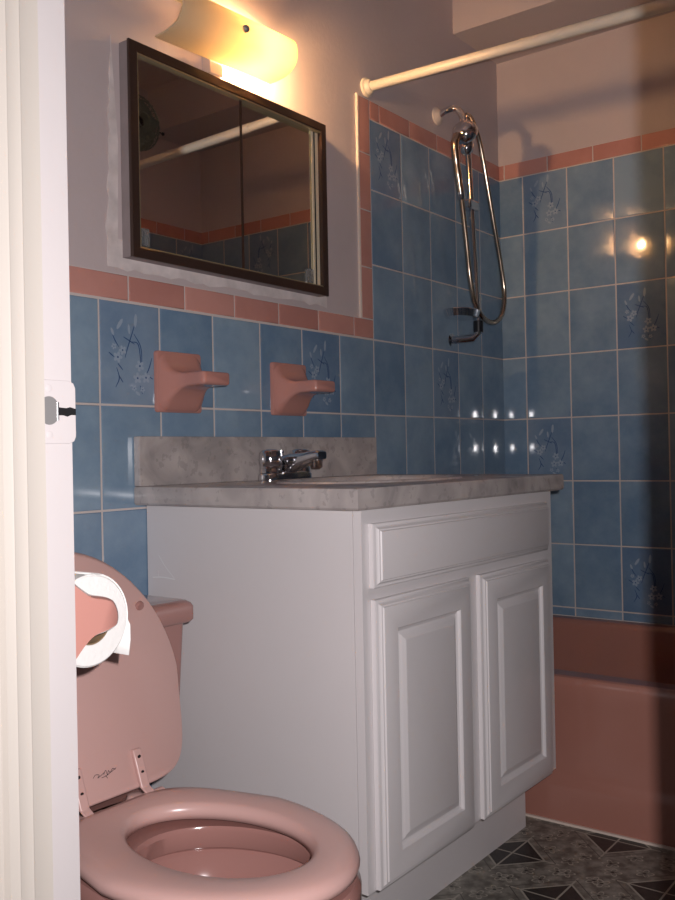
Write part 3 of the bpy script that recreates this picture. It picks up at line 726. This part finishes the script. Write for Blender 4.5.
# bowl: rim, inside, outside down to the foot
BZ = SZ-.030
bm = BM()
def rg(hw, yb, yf, z): return egg(hw, yb, yf, z)
loft(bm, [hole(.05, -.55, -.66, .17), hole(.062, -.53, -.675, .20), hole(.085, -.50, -.71, .25), hole(.108, -.472, -.742, .30), hole(.118, -.458, -.754, .328), hole(.121, -.452, -.758, .332), hole(.118, -.455, -.755, .337), hole(.108, -.466, -.742, .340), hole(.100, -.474, -.730, BZ-.006), hole(.102, -.470, -.735, BZ),
          rg(.148, -.33, -.782, BZ), rg(.154, -.325, -.788, BZ-.008), rg(.154, -.325, -.788, BZ-.024), rg(.148, -.325, -.780, BZ-.045), rg(.150, -.325, -.765, .28), rg(.135, -.325, -.71, .21), rg(.115, -.30, -.63, .13), rg(.105, -.27, -.58, .06), rg(.112, -.25, -.60, .012), rg(.115, -.245, -.605, 0)], True, True)
obj('bowl', bm, M['toilet'], t, smooth=50)
bm = BM(); loft(bm, [hole(.074, -.515, -.692, .2245), hole(.001, -.60, -.604, .2245)], False, False); obj('bowl_water', bm, M['water'], t)
# hinge shelf and tank
bm = BM(); loft(bm, [[V(a, b, z) for a, b in rrect(TXc-.13, TXc+.13, -.40, -.07, .04, 5)] for z in (.10, .30, BZ-.004, BZ)]); obj('deck', bm, M['toilet'], t, smooth=40, bevel=.006)
bm = BM(); X0, X1 = TXc-.278, TXc+.283
loft(bm, [[V(a, b, z) for a, b in rrect(X0+i, X1-i, -.252+i*.5, -.012, .018, 6)] for z, i in ((.350, .045), (.354, .030), (.366, .016), (.385, .012), (.594, .0))]); obj('tank', bm, M['toilet'], t, smooth=40)
bm = BM()
loft(bm, [[V(a, b, z) for a, b in rrect(X0-.008+i, X1+.008-i, -.268+i, -.009, .016, 6)] for z, i in ((.594, .010), (.596, .003), (.600, 0), (.622, .0), (.628, .003), (.632, .009), (.633, .016))]); obj('tank_lid', bm, M['toilet'], t, smooth=40)
bm = BM(); tube(bm, [(TXc-.20, -.252, .56), (TXc-.20, -.272, .56), (TXc-.15, -.276, .552)], .006, 10); obj('flush_lever', bm, M['chrome'], t, smooth=40)
# lid standing open
tilt = math.atan2(.105, .335); ly0, lz0 = -.385, .402
def lidp(u, v, h): # u across, v up along lid, h out of the front face
    return V(TXc+u, ly0 + v*math.sin(tilt) - h*math.cos(tilt), lz0 + v*math.cos(tilt) + h*math.sin(tilt)*-1)
LH = .353
def lidring(k, h, n=64):
    out = []; hw = .178-k; vc = .155
    for i in range(n):
        a = 2*PI*i/n; c, s_ = math.cos(a), math.sin(a)
        if s_ >= 0: out.append(lidp(hw*c, vc + (LH-k-vc)*s_, h))
        else:
            e = 2/6.5; sx = abs(s_)
            out.append(lidp(hw*math.copysign(abs(c)**e, c)*(1-.15*sx**e), vc - (vc-k)*sx**e, h))
    return out
bm = BM(); loft(bm, [lidring(.006, -.0165), lidring(.001, -.014), lidring(0, -.009), lidring(.001, -.002), lidring(.004, 0)])
lid = obj('lid', bm, M['seat'], t, smooth=35)
for u, v in ((.128, .258), (-.128, .258)):
    bm = BM(); c = lidp(u, v, 0); d = (lidp(u, v, 1)-c).normalized(); tilted(bm, c-d*.0005, d, [(0, .0075), (.004, .0072), (.0055, .006), (.006, .0005)], 20); obj('bumper', bm, M['toilet'], lid, smooth=40)
bm = BM()
def script(u, v): return lidp(u, v, .0004)
for st in (((-.030, .024), (-.024, .028), (-.016, .026), (-.020, .022), (-.010, .025), (-.004, .027)), ((-.006, .024), (0, .030), (.002, .022), (.006, .028), (.009, .024), (.016, .029), (.022, .026)), ((-.012, .020), (.0, .021), (.010, .024), (.024, .028)), ((-.002, .022), (.001, .016))):
    ribbon(bm, [(a*.75+.006, b*.8+.017) for a, b in st], .0004, script)
mk = obj('maker_mark', bm, M['ink'], lid, recalc=False); mk['label'] = 'small black script mark'
for sx in (-1, 1):
    hx = TXc + .010 + sx*.053
    bm = BM()
    a = [lidp(hx-TXc, .062, .001), lidp(hx-TXc, .060, .006), lidp(hx-TXc, .030, .007), lidp(hx-TXc, .008, .008), V(hx, -.385, .395)]
    def flat(bm, pts, w_, tk):
        rings = []
        for i, p in enumerate(pts):
            rings.append([p+V(-w_, 0, 0), p+V(w_, 0, 0), p+V(w_, tk, .0), p+V(-w_, tk, 0)])
        loft(bm, rings)
    flat(bm, [lidp(hx-TXc, .058, .006), lidp(hx-TXc, .030, .0075), lidp(hx-TXc, .006, .0085), V(hx, -.404, .398), V(hx, -.410, .388)], .0075, .006)
    hg = obj('hinge', bm, M['seat'], t, smooth=40, bevel=.0018)
    bm = BM(); tube(bm, [(hx-.010, -.398, .391), (hx+.026, -.398, .391)], .0085, 14); obj('hinge_barrel', bm, M['seat'], hg, smooth=40, bevel=.002)
    bm = BM(); lathe(bm, (hx-.004, -.372, BZ), [(0, .017), (.012, .014), (.020, .011), (.022, .006)], 'z', 20); obj('bolt_cap', bm, M['seat'], hg, smooth=40)
    for v in (.048, .026):
        bm = BM(); c = lidp(hx-TXc, v, .0078); d = (lidp(0, 0, 1)-lidp(0, 0, 0)).normalized(); tilted(bm, c-d*.001, d, [(0, .0028), (.0012, .0026), (.0014, .0003)], 12); obj('screw', bm, M['dark'], hg, smooth=40)

# ---------------------------------------------------------------- paper holder and roll
t = thing('paper_holder', (XD, -.60, .71), 'salmon ceramic toilet paper holder on the wall beside the door frame', 'paper holder')
obj('back_plate', box(BM(), XD+.0062, XD+.016, -.678, -.505, .655, .80), M['holder'], t, bevel=.004)
def post(y0, y1):
    P = [(XD+.012, .785), (-1.50, .765), (-1.480, .750), (-1.468, .7425), (-1.449, .7375), (-1.440, .732), (-1.435, .721), (-1.4355, .710), (-1.441, .706), (-1.452, .703), (-1.467, .700), (-1.481, .690), (-1.50, .672), (XD+.012, .652)]
    P = [(p.x, p.y) for p in spline([(a, b, 0) for a, b in P], 4)]
    bm = BM(); cx = -1.49; cz_ = .72
    def sc(k): return [(max(cx+(a-cx)*k, XD+.012), cz_+(b-cz_)*k) for a, b in P]
    loft(bm, [[V(a, y, b) for a, b in sc(k)] for y, k in ((y0, .88), (y0+.004, .97), (y0+.009, 1), (y1-.009, 1), (y1-.004, .97), (y1, .88))])
    return obj('holder_post', bm, M['holder'], t, smooth=50)
post(-.680, -.653); post(-.530, -.505)
rc = V(-1.446, 0, .7105)
t2 = thing('toilet_roll', (rc.x, -.59, rc.z), 'white toilet paper roll on the salmon ceramic holder', 'toilet paper')
ya, yb_ = -.646, -.536
bm = BM(); RR = .0472
loft(bm, [[rc+p for p in circle((0, y, 0), r_, 'y', 56)] for y, r_ in ((ya+.001, .0245), (ya, .0248), (ya, RR-.002), (ya+.002, RR), (yb_-.002, RR), (yb_, RR-.002), (yb_, .0248), (yb_-.001, .0245), (ya+.001, .0245))], False, False)
bmesh.ops.remove_doubles(bm, verts=bm.verts, dist=.00001)
obj('paper', bm, M['paper'], t2, smooth=40)
bm = BM(); loft(bm, [[rc+p for p in circle((0, y, 0), r_, 'y', 36)] for y, r_ in ((ya, .0244), (yb_, .0244), (yb_, .0230), (ya, .0230), (ya, .0244))], False, False); obj('cardboard_core', bm, M['card'], t2, smooth=40)
# loose sheet hanging off the room side
pts = []
for i in range(13):
    a = math.radians(95 - i*8.5); pts.append((rc.x+(RR+.0007)*math.cos(a), rc.z+(RR+.0007)*math.sin(a)))
pts += [(rc.x+RR+.0035, rc.z-.012), (rc.x+RR+.0035, rc.z-.028), (rc.x+RR+.001, rc.z-.044)]
bm = BM(); loft(bm, [[V(a, ya+.001, b) for a, b in pts], [V(a, yb_-.001, b) for a, b in pts]], False, False, closed=False)
o = obj('loose_sheet', bm, M['paper'], t2, smooth=True); sm = o.modifiers.new('solid', 'SOLIDIFY'); sm.thickness = .0005; sm.offset = 1
bm = BM(); tube(bm, [(rc.x, -.655, rc.z+.0), (rc.x, -.528, rc.z)], .010, 16); sp2 = obj('spindle', bm, M['card'], t, smooth=40)
